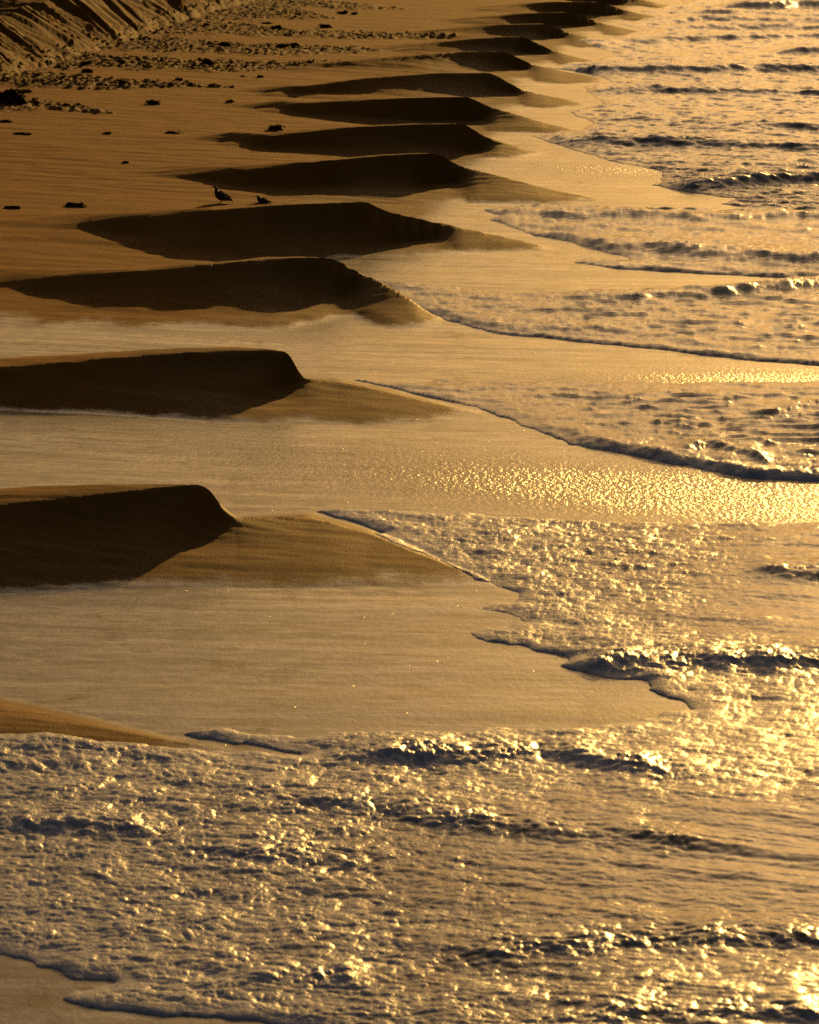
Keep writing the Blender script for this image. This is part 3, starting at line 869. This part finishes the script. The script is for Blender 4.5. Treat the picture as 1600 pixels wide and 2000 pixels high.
def gull(name, label, loc, rz, sitting):
    root = bpy.data.objects.new(name, None)
    COL.objects.link(root)
    root.location = loc; root.rotation_euler = (0, 0, rz)
    root['label'] = label; root['category'] = 'bird'; root['group'] = 'two gulls resting on the sand'
    if sitting:
        body = [(-.115, .205, .004, .004), (-.126, .200, .026, .028), (-.105, .203, .037, .040), (-.085, .192, .040, .042), (-.074, .168, .043, .046), (-.070, .135, .056, .060),
                (-.045, .095, .075, .075), (.01, .080, .088, .078), (.07, .075, .080, .068), (.13, .065, .058, .046), (.19, .052, .036, .022), (.24, .040, .024, .010), (.265, .034, .010, .004)]
        hx, hz = -.105, .208
        wing = [(-.03, .125, .005, .03), (.02, .120, .014, .055), (.09, .095, .014, .045), (.16, .070, .010, .024), (.235, .050, .004, .006)]
        wy = .072
    else:
        body = [(-.150, .375, .004, .004), (-.157, .375, .020, .020), (-.143, .378, .030, .030), (-.122, .370, .031, .031), (-.108, .345, .027, .030), (-.104, .310, .030, .036), (-.102, .265, .044, .050),
                (-.085, .205, .070, .072), (-.045, .150, .085, .085), (.01, .125, .088, .082), (.07, .105, .078, .066), (.13, .085, .056, .046), (.19, .066, .036, .024), (.25, .050, .026, .010), (.285, .043, .012, .004)]
        hx, hz = -.143, .378
        wing = [(-.065, .235, .006, .035), (-.02, .200, .015, .062), (.05, .165, .015, .052), (.12, .125, .011, .032), (.19, .095, .006, .016), (.24, .078, .003, .005)]
        wy = .074
    b = mesh_obj('body', spine(body, 14), M_FEATHER, root)
    m = b.modifiers.new('smooth', 'SUBSURF'); m.levels = m.render_levels = 1
    # the head carries a paler cap, shaped over the skull
    bm = bmesh.new()
    bmesh.ops.create_uvsphere(bm, u_segments=12, v_segments=8, radius=.034)
    for v in bm.verts:
        v.co = Vector((v.co.x * 1.05 + hx + .006, v.co.y * .94, v.co.z * .98 + hz))
    mesh_obj('head_cap', bm, M_HEAD, root)
    # bill with a hooked tip
    bm = bmesh.new()
    loft(bm, [((hx - .022, 0, hz - .004), (0, .010, 0), (0, 0, .011)), ((hx - .045, 0, hz - .006), (0, .007, 0), (0, 0, .008)), ((hx - .066, 0, hz - .009), (0, .005, 0), (0, 0, .007)),
              ((hx - .073, 0, hz - .016), (0, .002, 0), (0, 0, .003))], 8)
    mesh_obj('bill', bm, M_BILL, root)
    for sgn in (-1, 1):
        bm = bmesh.new()
        bmesh.ops.create_uvsphere(bm, u_segments=8, v_segments=6, radius=.005)
        for v in bm.verts:
            v.co += Vector((hx - .012, sgn * .030, hz + .006))
        mesh_obj('eye', bm, M_WING, root)
        bm = bmesh.new()
        rings = []
        for (x, z, t, h) in wing:
            lift = .018 if (sgn > 0 and not sitting) else 0
            rings.append(((x + (.02 if lift else 0), sgn * (wy * (1 - max(0, x) * 2.2) + .010), z + lift * (1 + x * 4)), (0, t, 0), (.25 * h, 0, h)))
        loft(bm, rings, 10)
        w = mesh_obj('wing', bm, M_WING, root)
        # primaries: three long feathers at the wing tip
        for q in range(3):
            bm = bmesh.new()
            x0, z0 = wing[-2][0] - .03, wing[-2][1] + (.018 if (sgn > 0 and not sitting) else 0)
            yy = sgn * (.045 - .004 * q)
            loft(bm, [((x0, yy, z0 - .008 * q), (0, .004, 0), (0, 0, .008)), ((x0 + .05, yy * .8, z0 - .02 - .009 * q), (0, .003, 0), (0, 0, .007)),
                      ((x0 + .10 - .012 * q, yy * .55, z0 - .036 - .009 * q), (0, .0015, 0), (0, 0, .002))], 6)
            mesh_obj('feather', bm, M_WING, w)
        if not sitting:
            bm = bmesh.new()
            loft(bm, [((.0 + .02 * sgn, sgn * .032, .075), (.010, 0, 0), (0, .010, 0)), ((-.004 + .02 * sgn, sgn * .032, .035), (.008, 0, 0), (0, .008, 0)), ((.0 + .02 * sgn, sgn * .032, .004), (.008, 0, 0), (0, .008, 0))], 8)
            lg = mesh_obj('leg', bm, M_LEG, root)
            bm = bmesh.new()
            c = Vector((.02 * sgn, sgn * .032, .006))
            vs = [bm.verts.new(c + Vector(p)) for p in ((.012, 0, 0), (-.045, -.022, -.004), (-.052, 0, -.004), (-.045, .022, -.004), (.012, 0, .005), (-.045, -.022, .0), (-.052, 0, .001), (-.045, .022, .0))]
            for f in ((0, 1, 2, 3), (7, 6, 5, 4), (0, 4, 5, 1), (1, 5, 6, 2), (2, 6, 7, 3), (3, 7, 4, 0)):
                bm.faces.new([vs[i] for i in f])
            bmesh.ops.recalc_face_normals(bm, faces=bm.faces)
            mesh_obj('foot', bm, M_LEG, lg, False)
    root.scale = (.95, .95, .74) if sitting else (1, 1, .94)
    return root


bx_, by_, bz_ = on_sand(432, 395)
gull('gull', 'dark gull standing tall with its neck raised, facing left at the edge of the shadow', (bx_, by_, bz_ - .010), math.radians(4), False)
bx_, by_, bz_ = on_sand(512, 395)
gull('gull', 'smaller dark gull sitting low on the sand behind the standing gull', (bx_, by_, bz_ - .024), math.radians(-3), True)


def weed_clump(seed, w, h, red=False, flat=False):
    """a heap of limp blades over a lumpy core"""
    r = random.Random(seed)
    bm = bmesh.new()
    bmesh.ops.create_icosphere(bm, subdivisions=3, radius=1.0)
    for v in bm.verts:
        n = .55 * float(perlin(np.array([v.co.x * 1.7 + seed * 3.1]), np.array([v.co.y * 1.7 + v.co.z * 2.1]))[0]) + .3 * float(perlin(np.array([v.co.x * 4.3 + seed]), np.array([v.co.y * 4 + v.co.z * 4.4]))[0])
        k = 1 + n
        skew = 1 - .35 * v.co.x * (1 if seed % 2 else -1)
        v.co = Vector((v.co.x * k * w * .46, v.co.y * k * min(w, .5 + .2 * w) * .32, max(v.co.z * k * h * .85 * skew, -.03)))
    core = bm
    root = bpy.data.objects.new('seaweed_clump', None)
    COL.objects.link(root)
    mesh_obj('weed_mass', core, M_KELP_RED if red else M_KELP, root)
    bm = bmesh.new()
    for k in range(26 if not flat else 14):
        a = r.uniform(0, 6.28); L = r.uniform(.25, .60) * w; wd = r.uniform(.012, .035) * (1 + w)
        p = Vector((r.uniform(-.3, .3) * w, r.uniform(-.2, .2) * w, h * r.uniform(.3, .95)))
        d = Vector((math.cos(a), math.sin(a) * .6, r.uniform(-.1, .5 if not flat else .1)))
        prev = None
        for q in range(5):
            side = Vector((-d.y, d.x, 0)).normalized() * wd * (1 - .18 * q)
            tw = Vector((0, 0, wd * .5 * math.sin(q * 1.7 + k)))
            cur = (bm.verts.new(p + side + tw), bm.verts.new(p - side - tw))
            if prev:
                bm.faces.new((prev[0], prev[1], cur[1], cur[0]))
            prev = cur
            p = p + d * L / 4
            d = (d + Vector((r.uniform(-.3, .3), r.uniform(-.3, .3), -.42))).normalized()
            p.z = max(p.z, .006)
    bl = mesh_obj('blade', bm, M_KELP_RED if red else M_KELP, root)
    so = bl.modifiers.new('thick', 'SOLIDIFY'); so.thickness = .006
    return root


CLUMPS = [  # photo x, y of the base, width in px, height in px, red, label
    (20, 203, 62, 28, False, 'largest heap of dark seaweed, at the left edge where the wrack line begins'),
    (46, 180, 30, 6, False, 'thin flat strip of dark weed just above the largest heap'),
    (168, 128, 20, 8, False, 'dark weed knot on the rough sand at the right end of the bluff shadow'),
    (170, 142, 22, 9, True, 'small reddish weed tuft alone on the pale sand between two dark bands'),
    (238, 124, 20, 7, False, 'low dark weed mound resting on the pale strip below the second dark band'),
    (238, 165, 30, 7, False, 'flat dark weed mound just under the tip of the lower left dark band'),
    (300, 204, 26, 9, True, 'reddish brown weed clump at the right end of the thin wrack line'),
    (350, 156, 18, 5, False, 'small weed scrap on the tapering tip of the dark band'),
    (404, 125, 24, 8, False, 'dark rounded weed heap below the middle dark band, left of the long cusp shadows'),
    (450, 199, 16, 5, False, 'little weed clump right of the reddish one, on bare sand'),
    (440, 90, 28, 8, False, 'broad dark weed heap in the lower edge of the second dark band'),
    (548, 92, 22, 7, False, 'left one of two weed heaps side by side near the end of a band'),
    (577, 89, 20, 6, False, 'right one of two weed heaps side by side near the end of a band'),
    (540, 55, 24, 6, False, 'low weed mound in the thin upper band, far up the beach'),
    (636, 54, 24, 7, False, 'weed mound in the thin upper band, nearest to the far cusps'),
    (670, 27, 20, 6, False, 'farthest dark weed clump of a pair near the top of the beach'),
    (692, 28, 14, 5, False, 'tiny weed clump beside the farthest dark clump'),
    (520, 46, 20, 4, False, 'flat weed scrap on pale sand just above the thin upper band'),
    (475, 150, 12, 3, False, 'tiny weed scrap left of a pale shell, under the tapering dark bands'),
    (508, 150, 14, 4, False, 'tiny weed scrap lying right of another, nearest the cusp shadow tips'),
    (337, 261, 30, 6, False, 'dark flat weed clump on the smooth sand above the gulls'),
    (537, 254, 28, 10, True, 'reddish black weed clump beside the pointed tip of a cusp shadow'),
    (210, 261, 18, 4, False, 'small flat weed scrap far left on the smooth sand, in a faint line'),
    (10, 238, 26, 5, False, 'flat dark weed strip at the left edge, under the largest heap'),
    (45, 262, 40, 4, False, 'long thin weed strip at the left edge on the smooth sand'),
    (244, 318, 16, 5, False, 'small smooth dark lump with a long shadow, left of the gulls'),
    (148, 403, 42, 7, True, 'wide reddish weed clump level with the gulls, near the left edge'),
    (20, 407, 40, 6, False, 'dark weed strip at the left edge, level with the gulls'),
]
for i, (px, py, w, h, red, lab) in enumerate(CLUMPS):
    x, y, z = on_sand(px, py)
    s_ = y / F
    o = weed_clump(i + 3, w * s_, max(h * s_ * 1.05, .025 if h > 2 else .012), red, h <= 6)
    o.location = (x, y, z - .01)
    o['label'] = lab; o['category'] = 'seaweed'; o['group'] = 'clumps of dark seaweed scattered over the beach'

# torn weed and litter strewn through the dark bands: far too many to count
r_ = np.random.default_rng(21)
n_try = 60000
Yr = 1 / r_.uniform(1 / 225, 1 / 118, n_try)
xr = r_.uniform(-260, 900, n_try)
Xr = (xr - CX) / F * (Yr * cp + HC * sp)
m_ = (wrack_field(Xr[:, None], Yr[:, None])[:, 0] > r_.uniform(.25, 1.0, n_try)) & (dune_field(Xr, Yr)[1] < .25)
Xr, Yr = Xr[m_][:2600], Yr[m_][:2600]
Zr = sand_height(Xr[:, None], Yr[:, None])[0][:, 0]
verts, faces = [], []
for x, y, z in zip(Xr, Yr, Zr):
    a = r_.uniform(0, 6.28); L = r_.uniform(.05, .16); w = r_.uniform(.03, .06); h = r_.uniform(.01, .055)
    ca, sa = math.cos(a), math.sin(a)
    n0 = len(verts)
    for (u, v, t) in ((-L, 0, -.02), (0, w, -.02), (L, 0, -.02), (0, -w, -.02), (-.3 * L, 0, h), (.45 * L, .2 * w, .6 * h)):
        verts.append((x + u * ca - v * sa, y + (u * sa + v * ca) * .9, z + t))
    faces += [(n0, n0 + 3, n0 + 4), (n0 + 3, n0 + 5, n0 + 4), (n0 + 3, n0 + 2, n0 + 5), (n0 + 2, n0 + 1, n0 + 5), (n0 + 1, n0 + 4, n0 + 5), (n0 + 1, n0, n0 + 4)]
me = bpy.data.meshes.new('wrack_litter')
me.from_pydata(verts, [], faces)
me.materials.append(M_LITTER)
o = bpy.data.objects.new('wrack_litter', me)
COL.objects.link(o)
o['kind'] = 'stuff'
o['label'] = 'dark torn seaweed litter strewn in bands at the foot of the sand bluff'
o['category'] = 'seaweed litter'

# spray thrown up where the waves break: droplets beyond counting
M_SPRAY = plain_mat('spray', (.75, .70, .62), .15, .5)
r_ = np.random.default_rng(5)
BURSTS = [(1060, 1462, 90, .16, 130), (1180, 1278, 130, .16, 160), (1300, 1262, 120, .12, 120), (1390, 862, 60, .12, 70), (1470, 890, 50, .16, 60), (1420, 345, 110, .25, 170), (1330, 352, 60, .15, 80),
          (1540, 338, 70, .2, 80), (1388, 272, 30, .25, 45), (1510, 240, 45, .35, 70), (1310, 124, 14, .35, 30), (1385, 120, 30, .3, 50), (1490, 8, 110, .7, 220), (1340, 74, 50, .25, 40), (1560, 545, 50, .22, 90)]
unit = [(0, 0, 1), (.94, 0, -.33), (-.47, .82, -.33), (-.47, -.82, -.33)]
verts, faces = [], []
for (px, py, wpx, hh, n) in BURSTS:
    X0, Y0 = unproject_base(np.array([px], float), np.array([py], float), .12)
    X0, Y0 = float(X0[0]), float(Y0[0])
    zg = float(zbase(np.array([X0]), np.array([Y0]))[0])
    zg = max(zg, -.30) + .10
    for k in range(n):
        x = X0 + r_.normal() * wpx * Y0 / F * .45; y = Y0 + r_.normal() * .25
        z = zg + abs(r_.normal()) * hh * .45 * np.exp(-((x - X0) / (wpx * Y0 / F * .6)) ** 2)
        rad = r_.uniform(.004, .011) * np.clip(Y0 / 60, .7, 2.2)
        q = Matrix.Rotation(r_.uniform(0, 6.28), 3, 'Z') @ Matrix.Rotation(r_.uniform(0, 6.28), 3, 'X')
        n0 = len(verts)
        for u in unit:
            v = q @ Vector(u) * rad
            verts.append((x + v.x, y + v.y, z + v.z))
        faces += [(n0, n0 + 1, n0 + 2), (n0, n0 + 2, n0 + 3), (n0, n0 + 3, n0 + 1), (n0 + 1, n0 + 3, n0 + 2)]
me = bpy.data.meshes.new('sea_spray')
me.from_pydata(verts, [], faces)
for p in me.polygons:
    p.use_smooth = True
me.materials.append(M_SPRAY)
o = bpy.data.objects.new('sea_spray', me)
COL.objects.link(o)
o['kind'] = 'stuff'
o['label'] = 'fine golden droplets of spray above the breaking wave crests'
o['category'] = 'spray'
